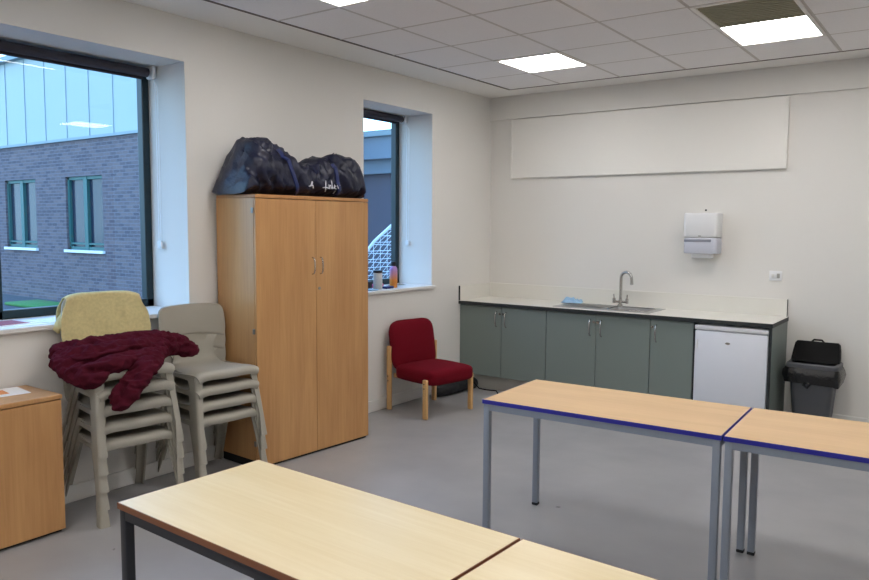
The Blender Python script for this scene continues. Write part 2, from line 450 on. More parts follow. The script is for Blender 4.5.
b = MB(); b.box((-18.1, .1, 5.75), (10.9, 4.1, 5.87)); b.build('roof_edge', M['seam'], bl, smooth=0)
for (x0, x1) in wins:
    f = MB(); a, c_ = x0 + 20, x1 + 20; xm = (a + c_) / 2; w = .07
    f.box((a, .05, z0), (a + w, .15, z1)); f.box((c_ - w, .05, z0), (c_, .15, z1)); f.box((xm - w, .04, z0), (xm + w, .15, z1))
    f.box((a, .05, z0), (c_, .15, z0 + w)); f.box((a, .05, z1 - w), (c_, .15, z1)); f.box((a, .05, z0 + .12), (c_, .15, z0 + .16))
    wf = f.build('window', M['extgreen'], bl, smooth=0)
    g_ = MB(); g_.box((a + w, .11, z0 + w), (c_ - w, .13, z1 - w)); g_.build('pane', M['extglass'], wf, smooth=0)
    s_ = MB(); s_.box((a - .05, -.06, z0 - .06), (c_ + .05, .12, z0)); s_.build('sill', M['white'], wf, smooth=0)
bl2 = thing('flat_roofed_building', 'low flat-roofed building with a blue-grey fascia outside the narrow window', 'building', (-9, 8, -.12))
b = MB(); b.box((-5, 0, 0), (9, 4, 3.1)); b.build('wall', M['render'], bl2, smooth=0)
b = MB(); b.box((-5.1, -.4, 3.45), (9.2, 4.2, 4.0)); b.box((-5.1, -.2, 3.1), (9.2, 4.2, 3.45)); b.build('fascia', M['fascia'], bl2, smooth=0)
b = MB(); b.box((-5.2, -.5, 4.0), (9.3, 4.3, 4.14)); b.build('roof_edge', M['seam'], bl2, smooth=0)
# goal
gl = thing('football_goal', 'white football goal with netting outside the narrow window', 'football goal', (-5.85, 3.4, -.12))
b = MB(); b.tube([(2.0, 0, 0), (2.0, 0, 2.0), (2.0, 2.6, 2.0), (2.0, 2.6, 0)], .045, 12); b.build('goal_frame', M['net'], gl)
for y in (0, 2.6):
    b = MB(); b.tube([(0, y, .05), (.6, y, .78), (1.3, y, 1.5), (2.0, y, 2.0)], .028, 10); b.build('stay', M['net'], gl)
def stz(x): return .05 + .73 * x / .6 if x < .6 else (.78 + .72 * (x - .6) / .7 if x < 1.3 else 1.5 + .5 * (x - 1.3) / .7)
b = MB(); st = .16
for y in (0, 2.6):
    k = 1
    while k * st < 2.0:
        x = k * st; b.tube([(x, y, 0), (x, y, stz(x))], .005, 4, cap=False)
        z = k * st; xx = min((q * .01 for q in range(201) if stz(q * .01) >= z), default=2)
        b.tube([(xx, y, z), (2.0, y, z)], .005, 4, cap=False); k += 1
for k in range(0, 17):
    y = k * .16; b.tube([(0, y, .05), (.6, y, .78), (1.3, y, 1.5), (2.0, y, 2.0)], .005, 4, cap=False)
for k in range(1, 13):
    x = k * .16; b.tube([(x, 0, stz(x)), (x, 2.6, stz(x))], .005, 4, cap=False)
b.build('net', M['net'], gl, smooth=0)

# ------------------------------------------------------------------ pinboard, dispenser, spur
b = MB(); b.box((.262, -.035, 2.17), (2.968, 0, 2.782), .004, 1)
b.box((.262, -.039, 2.17), (.285, -.03, 2.782), .002, 1); b.box((2.945, -.039, 2.17), (2.968, -.03, 2.782), .002, 1)
tag(b.build('wall_panel', M['board'], smooth=0), 'long blank white board high on the back wall', 'board')

t = thing('paper_towel_dispenser', 'white paper towel dispenser with a smoky grey window on the back wall', 'towel dispenser', (2.30, 0, 1.4))
def rr(w, h, r, n=5):
    out = []
    for cx, cy, a0 in ((w - r, h - r, 0), (-w + r, h - r, 90), (-w + r, -h + r, 180), (w - r, -h + r, 270)):
        for k in range(n + 1):
            a = math.radians(a0 + 90 * k / n); out.append((cx + r * math.cos(a), cy + r * math.sin(a)))
    return out
def block(w, d, z0, z1, r=.03):
    # rounded in plan towards the room; back on the wall
    secs = []
    H = z1 - z0
    for z, k in ((z0, .96), (z0 + .01, 1), (z1 - .02, 1), (z1 - .006, .985), (z1, .95)):
        q = [(-w * k, 0, z)]
        for a in range(0, 91, 15): q.append((-w * k + r - r * math.cos(math.radians(a)), -d * k + r - r * math.sin(math.radians(a)), z))
        for a in range(90, -1, -15): q.append((w * k - r + r * math.cos(math.radians(a)), -d * k + r - r * math.sin(math.radians(a)), z))
        q.append((w * k, 0, z)); secs.append(q)
    return secs
b = MB(); b.loft(block(.15, .17, .175, .395)); b.build('cover', M['white'], t)
b = MB(); b.loft(block(.147, .163, .03, .173)); b.build('window_cover', M['smoke'], t)['label'] = 'smoky grey translucent lower cover'
b = MB(); b.box((-.14, -.167, .135), (.10, -.160, .160), .003, 1); b.build('slot', mat('smoke_dark', rgb(140, 142, 154), .4), t)
b = MB(); b.box((-.085, -.12, -.01), (.09, -.03, .03), .004, 1); b.build('paper_sheet', M['paper'], t)
b = MB(); b.box((-.012, -.1745, .185), (.012, -.1695, .192), .001, 1); b.build('badge', M['dull'], t)
b = MB(); b.tube([(0, 0, 0), (0, -.012, 0)], .008, 10)
o = b.build('wall_plug', M['dark']); o.location = (2.30, 0, 1.822); tag(o, 'small dark plug in the wall just above the towel dispenser', 'wall plug')
t = thing('fused_spur', 'white fused electrical spur switch on the back wall above the worktop end', 'switch', (2.915, 0, 1.25))
b = MB(); b.box((-.052, -.012, -.042), (.052, 0, .042), .004); b.build('face_plate', M['white'], t)
b = MB(); b.box((-.034, -.016, -.016), (-.010, -.010, .016), .002); b.build('rocker', M['skirt'], t)
b = MB(); b.box((.010, -.015, -.02), (.034, -.010, .02), .002); b.build('fuse_holder', M['kick'], t)

# ------------------------------------------------------------------ kitchen
def bow(b, x, y, z, L=.11, out=.028, r=.0045, ax=2):
    p = []
    for k in range(9):
        a = PI * k / 8; p.append((x, y - out * (math.sin(a) ** .5 if k not in (0, 8) else 0), z - L / 2 * math.cos(a)))
    b.tube(p, r, 8)
YF = -.585
def cabinet(x0, x1, handles, label):
    t = thing('kitchen_cabinet', label, 'kitchen cabinet', (x0, YF, 0))
    W = x1 - x0
    b = MB(); b.box((.001, .02, .14), (W - .001, .565, .862), .001, 1); b.build('body', M['greenedge'], t, smooth=0)
    b = MB(); b.box((0, .06, 0), (W, .08, .14)); b.build('plinth', M['kick'], t, smooth=0)
    nd = len(handles); dw = W / nd
    for k, hs in enumerate(handles):
        d = MB(); d.box((k * dw + .002, 0, .145), ((k + 1) * dw - .002, .019, .858), .0015, 1); dd = d.build('door', M['green'], t, smooth=0)
        hx = k * dw + (dw - .055 if hs == 'r' else .055)
        h = MB(); bow(h, hx, 0, .735, .15, .03, .0065); h.build('handle', M['chrome'], dd)
        lk = MB(); lx = hx + (.035 if hs == 'r' else -.035); lk.tube([(lx, .0, .79), (lx, -.006, .79)], .013, 14); lk.box((lx - .002, -.022, .78), (lx + .002, -.004, .80), .001, 1)
        lk.build('lock', M['chrome'], dd)
    return t
cabinet(0.002, 1.0, 'rl', 'green two-door base cabinet in the corner, left end of the worktop run')
cabinet(1.002, 2.022, 'rl', 'green two-door base cabinet under the sink')
cabinet(2.024, 2.402, 'l', 'narrow green single-door cabinet between the sink cabinet and the fridge')
# worktop with sink hole
SX0, SX1, SY0, SY1 = 1.05, 1.98, -.52, -.11
b = MB(); YW = -.608
for lo, hi in (((0, YW), (SX0, 0)), ((SX1, YW), (3.03, 0)), ((SX0, YW), (SX1, SY0)), ((SX0, SY1), (SX1, 0))):
    b.box((lo[0], lo[1], .872), (hi[0], hi[1], .9))
t = b.build('worktop', M['worktop'], smooth=0); tag(t, 'long white worktop with black edging along the back wall', 'worktop')
b = MB(); b.box((0, YW - .003, .864), (3.033, YW, .8965)); b.box((3.03, YW, .864), (3.033, 0, .8965)); b.build('edging', M['greenedge'], t, smooth=0)
b = MB(); b.box((0.018, -.018, .9), (3.02, 0, 1.05), .001, 1); b.box((0, YW + .002, .9), (.018, 0, 1.05), .001, 1); b.build('upstand', M['worktop'], t, smooth=0)
b = MB(); b.box((0, YW - .001, .9), (.018, YW + .003, 1.05)); b.build('upstand_edge', M['greenedge'], t, smooth=0); b = MB(); b.box((3.02, -.018, .9), (3.023, 0, 1.05)); b.build('upstand_edge', M['greenedge'], t, smooth=0)
b = MB(); b.box((3.008, YW + .012, 0), (3.026, -.001, .864)); b.build('end_panel', M['green'], t, smooth=0)
b = MB(); b.box((3.006, YW + .004, 0), (3.028, YW + .012, .864)); b.build('panel_edge', M['greenedge'], t, smooth=0); b = MB(); b.box((2.404, YW + .02, 0), (2.415, -.2, .864)); b.build('panel_edge', M['greenedge'], t, smooth=0)

# sink
t = thing('sink', 'stainless steel sink with ribbed drainer set in the worktop', 'sink', (SX0, SY0, .9))
SW, SD = SX1 - SX0, SY1 - SY0
bx0, bx1, by0, by1 = .50, .87, .06, .35
b = MB()
for lo, hi in (((-.012, -.012), (bx0, SD + .012)), ((bx1, -.012), (SW + .012, SD + .012)), ((bx0, -.012), (bx1, by0)), ((bx0, by1), (bx1, SD + .012))):
    b.box((lo[0], lo[1], 0), (hi[0], hi[1], .004))
for k in range(9): b.box((.05, .05 + k * .036, .003), (.44, .062 + k * .036, .007), .0015, 1)
b.build('drainer', M['steel'], t, smooth=0)
b = MB()
def basin(z, k, r): return [((bx0 + bx1) / 2 + x, (by0 + by1) / 2 + y, z) for x, y in rr((bx1 - bx0) / 2 - k, (by1 - by0) / 2 - k, r)]
b.loft([basin(.003, 0, .04), basin(-.01, .004, .04), basin(-.14, .015, .05), basin(-.155, .03, .05)], closed=False)
q = basin(-.155, .03, .05); b.add(q, [tuple(range(len(q)))])
b.build('bowl', M['steel'], t, recalc=False)
q = basin(.006, -.004, .04); b = MB(); b.tube(q + [q[0]], .006, 8, cap=False); b.build('bowl_rim', M['chrome'], t)
b = MB(); b.lathe([(.03, 0), (.03, .003), (.02, .003)], ((bx0 + bx1) / 2, (by0 + by1) / 2, -.155), 20); b.build('drain', M['dull'], t)
# tap
t = thing('mixer_tap', 'brushed steel swan-neck mixer tap with two levers behind the sink', 'tap', (1.565, -.145, .904))
b = MB(); b.lathe([(.027, 0), (.027, .012), (.018, .02), (.016, .07)], (0, 0, 0), 20)
b.tube([(-.065, 0, .045), (.065, 0, .045)], .012, 14)
b.build('body', M['chrome'], t)
b = MB(); p = [(0, 0, .05), (0, 0, .15), (0, 0, .26)]
for k in range(1, 13):
    a = PI * k / 12; p.append((.058 - .058 * math.cos(a), -.03 * (1 - math.cos(a)) / 2, .27 + .062 * math.sin(a)))
p += [(.118, -.03, .25), (.120, -.031, .215)]
b.tube(p, [.0145] * (len(p) - 2) + [.0145, .016], 14); b.build('spout', M['chrome'], t)
for s in (-1, 1):
    b = MB(); b.tube([(s * .065, 0, .03), (s * .065, 0, .075)], .015, 14); b.tube([(s * .065, 0, .07), (s * .066, 0, .09), (s * .068, -.003, .115)], [.008, .006, .006], 10)
    b.build('lever', M['chrome'], t)
# blue cloth
def clothf(u, v):
    x = (u - .5) * .2; y = (v - .5) * .12
    z = .034 * max(0, 1 - (2 * u - 1) ** 4) * max(0, 1 - (2 * v - 1) ** 4) * (1 + 1.3 * noise.noise(Vector((u * 6, v * 4, 1)))) + .004
    return (x + .02 * noise.noise(Vector((u * 3, v * 3, 5))), y + .02 * noise.noise(Vector((u * 3, v * 3, 9))), z)
b = MB(); b.slab(clothf, 22, 16, .003); o = b.build('dishcloth', M['cloth'], smooth=60); o.location = (1.03, -.2, .903); o.rotation_euler = (0, 0, .2)
o.location = (1.07, -.17, .909)
tag(o, 'crumpled light blue dishcloth on the edge of the sink drainer', 'cloth')

# fridge
t = thing('under_counter_fridge', 'white under-counter fridge at the right end of the worktop run', 'fridge', (2.418, YW + .01, 0))
FW = .583
b = MB(); b.box((0, .045, .03), (FW, .56, .845), .004, 1); b.build('body', M['fridge'], t, smooth=0)
b = MB(); b.box((0, 0, .06), (FW, .042, .80), .008); d = b.build('door', M['fridge'], t)
b = MB(); b.box((.01, -.012, .64), (.028, .0, .72), .004); b.build('handle', M['white'], d)
b = MB(); b.box((-.002, -.004, .806), (FW + .002, .045, .845), .006); b.build('top_trim', M['white'], t)
b = MB()
ov = [(.27 + .02 * math.cos(a * PI / 12), 0, .705 + .010 * math.sin(a * PI / 12)) for a in range(24)]
b.loft([[(x, -.003, z) for x, y, z in ov], [(x, .001, z) for x, y, z in ov]]); b.build('badge', M['dull'], d)
b = MB(); b.box((.02, .05, 0), (FW - .02, .5, .03)); b.build('foot_rail', M['rubber'], t, smooth=0)

# ------------------------------------------------------------------ waste bin
t = thing('waste_bin', 'dark grey waste bin with black liner and open black lid by the worktop end', 'bin', (3.285, -.21, 0))
def rs(w, d, z, r=.04, ox=0, oy=0): return [(x + ox, y + oy, z) for x, y in rr(w, d, r)]
b = MB(); b.loft([rs(.125, .10, 0), rs(.13, .105, .01), rs(.17, .135, .50), rs(.165, .13, .50), rs(.125, .10, .02)]); b.build('body', M['binbody'], t)
b = MB()
b.loft([rs(.172, .138, .50), rs(.195, .155, .515), rs(.195, .155, .555), rs(.185, .145, .565), rs(.165, .125, .56), rs(.165, .125, .50)], closed=False)
b.build('rim', M['binbody'], t)
b = MB(); secs = []
for (z, k) in ((.525, .004), (.50, .022), (.46, .032), (.42, .02), (.395, .012)):
    q = []
    for i, (x, y) in enumerate(rr(.195 + 0, .155, .04, 9)):
        w = k * (1 + .7 * noise.noise(Vector((x * 14, y * 14, z * 9)))) ; l = math.hypot(x, y)
        q.append((x * (1 + w / l), y * (1 + w / l), z + (.03 * noise.noise(Vector((x * 9, y * 9, 3))) if z < .5 else 0)))
    secs.append(q)
b.loft(secs, closed=False); o = b.build('bin_liner', M['liner'], t)
b = MB(); b.tube([(-.03, -.155, .42), (-.05, -.165, .39), (-.02, -.168, .37), (.0, -.165, .40), (-.03, -.157, .42)], .010, 8); b.build('liner_knot', M['liner'], t)
b = MB()   # lid leaning open towards the wall
secs = []
for k, (z, w, y) in enumerate(((.56, .183, .02), (.60, .180, .05), (.66, .174, .08), (.705, .166, .10), (.722, .150, .105))):
    secs.append([(-w, y - .02, z), (-w + .02, y - .03, z), (w - .02, y - .03, z), (w, y - .02, z), (w, y + .06, z - .01), (-w, y + .06, z - .01)])
b.loft(secs); b.tube([(-.045, .115, .715), (-.03, .115, .732), (.03, .115, .732), (.045, .115, .715)], .008, 8)
b.build('lid', M['black'], t)

# ------------------------------------------------------------------ wardrobe
WX, WY, WA, WW, WD, WH = .450, -3.690, .06, 1.068, .430, 1.868
t = thing('tall_cupboard', 'tall beech veneer two-door cupboard between the two windows', 'cupboard', (WX, WY, 0), PI / 2 - WA)
# local: x along the front (left to right seen from the room), front at y=0 facing -y, depth +y
b = MB(); b.box((0.0, .02, .06), (.018, WD, WH - .026)); b.box((WW - .018, .02, .06), (WW, WD, WH - .026)); b.box((.018, WD - .01, .06), (WW - .018, WD, WH - .026)); b.box((.018, .02, .06), (WW - .018, WD - .01, .08))
b.build('carcass', M['beech'], t, smooth=0)
b = MB(); b.box((0, -.002, WH - .025), (WW, WD, WH), .003, 1); b.build('top', M['beechdark'], t, smooth=0)
b = MB(); b.box((.01, .02, 0), (WW - .01, WD - .02, .06)); b.build('plinth', M['rubber'], t, smooth=0)
for k in (0, 1):
    d = MB(); x0 = .002 if k == 0 else WW / 2 + .0015; x1 = WW / 2 - .0015 if k == 0 else WW - .002
    d.box((x0, 0, .018), (x1, .018, WH - .029), .0015, 1); dd = d.build('door', M['beech'], t, smooth=0)
    h = MB(); hx = WW / 2 + (-.038 if k == 0 else .038); bow(h, hx, 0, 1.375, .12, .03, .005); h.build('handle', M['chrome'], dd)
    for z in (.18, .95, 1.76):
        h = MB(); xx = -.004 if k == 0 else WW + .004
        h.box((xx - .005, .012, z - .018), (xx + .005, .034, z + .018), .003); h.build('hinge', M['dull'], dd)
    if k == 1:
        h = MB(); h.tube([(WW / 2 + .028, 0, 1.21), (WW / 2 + .028, -.005, 1.21)], .011, 14); h.build('lock', M['dull'], dd)

# low cupboard at the left edge
t = thing('low_cupboard', 'low beech veneer cupboard at the left edge with papers on it', 'cupboard', (.408, -6.035, 0), PI / 2)
LW = 1.035; LD = .385
b = MB(); b.box((0, .02, .03), (LW, LD, .733)); b.build('carcass', M['beech'], t, smooth=0)
b = MB(); b.box((-.002, -.003, .733), (LW + .003, LD, .757), .003, 1); b.build('top', M['beech'], t, smooth=0)
b = MB(); b.box((.01, .03, 0), (LW - .01, LD - .02, .03)); b.build('plinth', M['rubber'], t, smooth=0)
for k in (0, 1):
    d = MB(); d.box((k * LW / 2 + .002, 0, .02), ((k + 1) * LW / 2 - .002, .018, .728), .0015, 1); dd = d.build('door', M['beech'], t, smooth=0)
    h = MB(); bow(h, LW / 2 + (-.04 if k == 0 else .04), 0, .62, .1, .028, .0045); h.build('handle', M['chrome'], dd)
def sheet(name, x, y, z, w, d, rz, label, extra=None, n=1):
    b = MB(); b.box((-w / 2, -d / 2, 0), (w / 2, d / 2, .0015 * n)); mats = [M['paper']]
    o = b.build(name, mats, smooth=0); o.location = (x, y, z); o.rotation_euler = (0, 0, rz)
    tag(o, label, 'paper' if n < 4 else 'booklet')
    if extra:
        e = MB(); e.box(extra[0], extra[1]); e.build('printed_area', extra[2], o, smooth=0)
    return o
sheet('paper_sheet', .125, -5.215, .757, .21, .297, -.12, 'white printed sheet with an orange picture on the low cupboard', ((-.06, -.10, .0015), (.05, .06, .0022), M['orange']), 1)

# ------------------------------------------------------------------ plastic stacking chairs
def lerp(a, b, t): return a + (b - a) * t
def sst(a, b, x): x = min(1, max(0, (x - a) / (b - a))); return x * x * (3 - 2 * x)
# profile (y, z, half width) from seat front lip to top of back
PROF = [(-.225, .400, .205), (-.232, .418, .212), (-.225, .434, .218), (-.20, .443, .222), (-.14, .441, .222), (-.05, .434, .216), (.04, .430, .205), (.11, .434, .190),
        (.155, .450, .172), (.178, .480, .155), (.190, .52, .143), (.200, .56, .146), (.208, .60, .170), (.214, .625, .20)]
def prof(t, P=PROF):
    k = t * (len(P) - 1); i = min(int(k), len(P) - 2); f = k - i
    def cr(j):
        a = P[max(i - 1, 0)][j]; b_ = P[i][j]; c = P[i + 1][j]; d = P[min(i + 2, len(P) - 1)][j]
        return .5 * (2 * b_ + (c - a) * f + (2 * a - 5 * b_ + 4 * c - d) * f * f + (3 * b_ - a - 3 * c + d) * f ** 3)
    return cr(0), cr(1), cr(2)
def seatf(u, v):
    y, z, w = prof(u); s = 2 * v - 1
    ed = abs(s) ** 6
    back = sst(.55, .9, u)
    z2 = z + (1 - back) * (.010 * s * s - .024 * ed) ; y2 = y - back * .03 * s * s
    return (s * w, y2, z2)
def hole(u, v): return not (.88 < u < .975 and .17 < v < .83)
BP = [(.212, .600, .222), (.214, .64, .236), (.221, .70, .240), (.230, .76, .236), (.238, .80, .226), (.241, .822, .205)]
def backf(u, v):
    s = 2 * v - 1
    y, z, w = prof(u, BP)
    arch = (1 - u) * .028 * (1 - s * s) * 1.0
    ztop = 0
    z2 = z + arch - (.009 * abs(s) ** 5) * u
    return (s * w, y - .035 * s * s - .006, z2)
def leg_sec(cx, cy, z, sx, sy, wx, wy, th):
    # L-shaped channel, corner outward at (cx,cy); sx, sy point outward
    r = .016
    out = [(cx - sx * wx, cy)]
    for a in range(0, 91, 18):
        an = math.radians(a); out.append((cx - sx * (r - r * math.sin(an)), cy - sy * (r - r * math.cos(an))))
    out.append((cx, cy - sy * wy))
    inn = [(cx - sx * th, cy - sy * wy), (cx - sx * th, cy - sy * (th + .006)), (cx - sx * (th + .006), cy - sy * th), (cx - sx * wx, cy - sy * th)]
    q = [(x, y, z) for x, y in out + inn]
    return q if sx * sy > 0 else q[::-1]
def make_chair():
    t = thing('stacking_chair', 'x', 'chair')
    b = MB(); b.slab(seatf, 52, 28, .007, keep=hole); b.build('seat', M['chair'], t, smooth=50)
    b = MB(); b.slab(backf, 18, 28, lambda u, v: .013 if .03 < u < .97 and .02 < v < .98 else .008); b.build('backrest', M['chair'], t, smooth=50)
    for s in (-1, 1):
        b = MB(); secs = []
        for k in range(13):
            f = k / 12; z = lerp(0, .425, f)
            cx = s * lerp(.246, .220, f) ; cy = lerp(-.285, -.205, f)
            fl = max(0, 1 - f / .28) * .016; w = lerp(.036, .052, f ** 2) + fl; d = lerp(.040, .085, f ** 2) + fl
            secs.append(leg_sec(cx, cy, z, s, -1, w, d, .008))
        b.loft(secs); b.build('leg', M['chair'], t, smooth=45)
        b = MB(); secs = []
        for k in range(13):
            f = k / 12; z = lerp(0, .435, f)
            cx = s * lerp(.242, .198, f); cy = lerp(.285, .125, f ** .9)
            w = lerp(.040, .05, f ** 2); d = lerp(.040, .075, f ** 2)
            secs.append(leg_sec(cx, cy, z, s, 1, w, d, .008))
        b.loft(secs); b.build('leg', M['chair'], t, smooth=45)
        # side rail under the seat joining front and rear leg
        b = MB()
        b.slab(lambda u, v: (s * (lerp(.222, .203, u) - .004 + .006 * v), lerp(-.20, .10, u), .432 - .035 * v - .01 * math.sin(u * PI) * 0), 12, 2, .006); b.build('side_rail', M['chair'], t, smooth=45)
    return t
chair = make_chair()
used = [False]
ordn = {5: ['bottom chair', 'second chair from the bottom', 'middle chair', 'second chair from the top', 'top chair'],
        4: ['bottom chair', 'second chair from the bottom', 'second chair from the top', 'top chair']}
def stack(x, y, a, n, S, pitch, where, tops, grp):
    for k in range(n):
        c = copy_tree(chair) if used[0] else chair; used[0] = True
        c.location = (x, y, k * pitch); c.rotation_euler = (0, 0, a); c.scale = (S, S, S)
        c['group'] = grp
        c['label'] = 'grey plastic ' + ordn[n][k] + ' ' + where + (tops if k == n - 1 else '')
LS = (.277, -4.584, 1.434, 1.03, .098)
RS_ = (.277, -3.95, 1.473, 1.03, .095)
stack(LS[0], LS[1], LS[2], 5, LS[3], LS[4], 'of the stack beside the low cupboard', ', under the clothes', 'stack of five grey chairs')
stack(RS_[0], RS_[1], RS_[2], 4, RS_[3], RS_[4], 'of the stack beside the tall cupboard', ', seat empty', 'stack of four grey chairs')

# ---- yellow fleece over the backrest (local chair frame)
TZ = 4 * LS[4]; S = LS[3]
t = bpy.data.objects.new('x', None)
def towf(u, v):
    # u: 0 back hem -> 1 front hem ; v across
    s = 2 * v - 1
    L = u
    top = .830
    if L < .3:      # behind
        k = L / .3; z = lerp(.70, top - .005, k); y = lerp(.268, .272, k); w = lerp(.250, .215, k ** 2)
    elif L < .4:
        k = (L - .3) / .1; an = PI * k; z = top + .010 * math.sin(an); y = .240 + .032 * math.cos(an); w = .214
    else:
        k = (L - .4) / .6; z = lerp(top, .545, k); w = .214 + .042 * sst(0, .45, k) - .012 * sst(.6, 1, k)
        y = lerp(.208, .150, k)
    y -= .035 * s * s * (1 if L > .4 else .8)
    z -= .022 * abs(s) ** 5
    wr = .006 * noise.noise(Vector((s * 3, z * 9, 2))) + .003 * noise.noise(Vector((s * 11, z * 22, 7)))
    if L > .4:
        k = (L - .4) / .6
        wr += -.010 * k * (math.sin(s * 7 + z * 20) * .5 + .5)
        z -= .012 * k * math.sin(s * 5)
    return (s * w * (1 + .03 * noise.noise(Vector((z * 14, 0, s)))), y + wr, z)
b = MB(); b.slab(towf, 60, 48, .006)
# side folds bunching at the back rim like sleeves
for s in (-1, 1):
    pts = [(s * .205, .215, .74), (s * .232, .20, .70), (s * .250, .19, .665), (s * .262, .195, .64), (s * .250, .205, .628)]
    b.tube(pts, [.018, .026, .03, .026, .016], 12, flat=.6)
o = b.build('yellow_fleece', M['towel'], smooth=80)
o.location = (LS[0], LS[1], TZ); o.rotation_euler = (0, 0, LS[2]); o.scale = (S, S, S)
tag(o, 'pale yellow fleece draped over the backrest of the left chair stack', 'fleece')

# ---- maroon sweater: crumpled, swept lumps fused to one surface
def fused(name, tubes, m, vox=.008, disp=.012, dscale=.06, smooth_it=4, warp=None):
    b = MB()
    for pts, rad, flat in tubes:
        # catmull resample
        P = [Vector(p) for p in pts]; R = list(rad); out = []; ro = []
        for i in range(len(P) - 1):
            for k in range(6):
                f = k / 6; a, b_, c, d = P[max(i - 1, 0)], P[i], P[i + 1], P[min(i + 2, len(P) - 1)]
                out.append(.5 * (2 * b_ + (c - a) * f + (2 * a - 5 * b_ + 4 * c - d) * f * f + (3 * b_ - a - 3 * c + d) * f ** 3))
                ro.append(lerp(R[i], R[i + 1], f))
        out.append(P[-1]); ro.append(R[-1])
        d0 = (out[0] - out[1]).normalized(); d1 = (out[-1] - out[-2]).normalized()
        out = [out[0] + d0 * ro[0] * .7] + out + [out[-1] + d1 * ro[-1] * .7]; ro = [ro[0] * .35] + ro + [ro[-1] * .35]
        b.tube(out, ro, 16, flat=flat)
    o = b.build(name, m, smooth=180)
    md = o.modifiers.new('fuse', 'REMESH'); md.mode = 'VOXEL'; md.voxel_size = vox; md.use_smooth_shade = True
    dg = bpy.context.evaluated_depsgraph_get(); me = bpy.data.meshes.new_from_object(o.evaluated_get(dg))
    o.modifiers.clear(); old = o.data; o.data = me
    me.materials.clear(); me.materials.append(m)
    bm = bmesh.new(); bm.from_mesh(me)
    for _ in range(smooth_it): bmesh.ops.smooth_vert(bm, verts=bm.verts, factor=.5, use_axis_x=True, use_axis_y=True, use_axis_z=True)
    bm.normal_update()
    for v in bm.verts:
        p = v.co
        q = Vector((p.x * .45 + p.z * .25, p.y * 1.3 + p.x * .25, p.z * 1.3 - p.x * .15)) / dscale
        r = 1 - abs(noise.noise(q)) * 2.6; r2 = 1 - abs(noise.noise(q * 2.1 + Vector((9, 3, 1)))) * 2.4
        v.co = p + v.normal * (disp * r * .8 + disp * .4 * r2)
    for _ in range(1): bmesh.ops.smooth_vert(bm, verts=bm.verts, factor=.5, use_axis_x=True, use_axis_y=True, use_axis_z=True)
    bm.to_mesh(me); bm.free()
    for p in me.polygons: p.use_smooth = True
    return o
sw = [([(-.31, .10, .93), (-.18, .07, .945), (0, .05, .95), (.15, .04, .955), (.3, .03, .945), (.43, .03, .895), (.47, .0, .875)], [.045, .06, .06, .06, .06, .055, .035], .85),
      ([(-.31, .02, .915), (-.22, -.08, .925), (-.1, -.10, .93), (.05, -.08, .93), (.2, -.04, .925), (.32, .0, .91)], [.055, .07, .07, .07, .06, .05], .75),
      ([(-.32, .0, .90), (-.30, -.1, .865), (-.25, -.2, .825), (-.2, -.25, .835)], [.055, .065, .06, .035], .75),
      ([(-.24, -.20, .875), (-.12, -.20, .885), (.0, -.18, .895), (.12, -.14, .90), (.22, -.08, .90)], [.055, .06, .06, .06, .04], .6),
      ([(.14, -.12, .90), (.08, -.22, .885), (.01, -.285, .85), (-.07, -.315, .77), (-.14, -.315, .695)], [.06, .068, .068, .064, .056], .55)]
o = fused('maroon_sweater', sw, M['maroon'], .0065, .021, .05, 3)
o.location = (LS[0], LS[1], 0); o.rotation_euler = (0, 0, LS[2])
tag(o, 'crumpled maroon sweater lying on the seat of the left chair stack, one sleeve hanging', 'sweater')

# ------------------------------------------------------------------ sports bag on the cupboard
def bag_h(u):
    P = [(-.05, .05), (0.0, .19), (.05, .33), (.09, .365), (.14, .36), (.21, .37), (.26, .345), (.34, .32), (.42, .26), (.5, .22), (.57, .215), (.64, .255), (.72, .275), (.80, .315), (.88, .31), (.97, .30), (1.03, .285), (1.04, .14), (1.07, .04)]
    for i in range(len(P) - 1):
        if P[i][0] <= u <= P[i + 1][0]:
            f = (u - P[i][0]) / (P[i + 1][0] - P[i][0]); return lerp(P[i][1], P[i + 1][1], f)
    return .05
def bag_secs():
    secs = []; N = 64; K = 150
    for k in range(K + 1):
        u = lerp(-.05, 1.07, k / K); h = bag_h(u); q = []
        ef = min(1, (u + .05) / .08, (1.07 - u) / .03); ef = max(.25, ef)
        for j in range(N):
            a = 2 * PI * j / N
            ca, sa = math.cos(a), math.sin(a)
            px = math.copysign(abs(ca) ** .75, ca); pz = math.copysign(abs(sa) ** .75, sa)
            y = .225 + .195 * px * lerp(.9, 1, ef) * (1 - .30 * max(0, pz) * (1 if h > .2 else .5)); z = max(0.0, h / 2 + h / 2 * pz)
            f = noise.noise(Vector((u * 5, a * 1.3, 1))) ; r1 = 1 - 2.2 * abs(noise.noise(Vector((u * 9 + z * 6, y * 8, z * 5)))); r2 = 1 - 2.2 * abs(noise.noise(Vector((u * 20 - z * 12, y * 14, z * 16 + 4))))
            if z > .01:
                d = (.045 * r1 + .018 * r2) * min(1, z / .05)
                y += (d * px if px < 0 else min(d, 0)) ; z += d * max(pz, 0) * .6
            y = min(y, .428)
            q.append((u, max(y, .012 if z < .01 else 0.004), z))
        secs.append(q)
    return secs
b = MB(); b.loft(bag_secs())
bag = b.build('sports_bag', M['navy'], smooth=70)
bag.location = (WX, WY, WH); bag.rotation_euler = (0, 0, PI / 2 - WA)
tag(bag, 'large slumped navy blue sports bag lying along the top of the tall cupboard', 'bag')
BV = bag.data
def front_y(x, z):
    best = .2
    for v in BV.vertices:
        if abs(v.co.x - x) < .014 and abs(v.co.z - z) < .02: best = min(best, v.co.y)
    return best
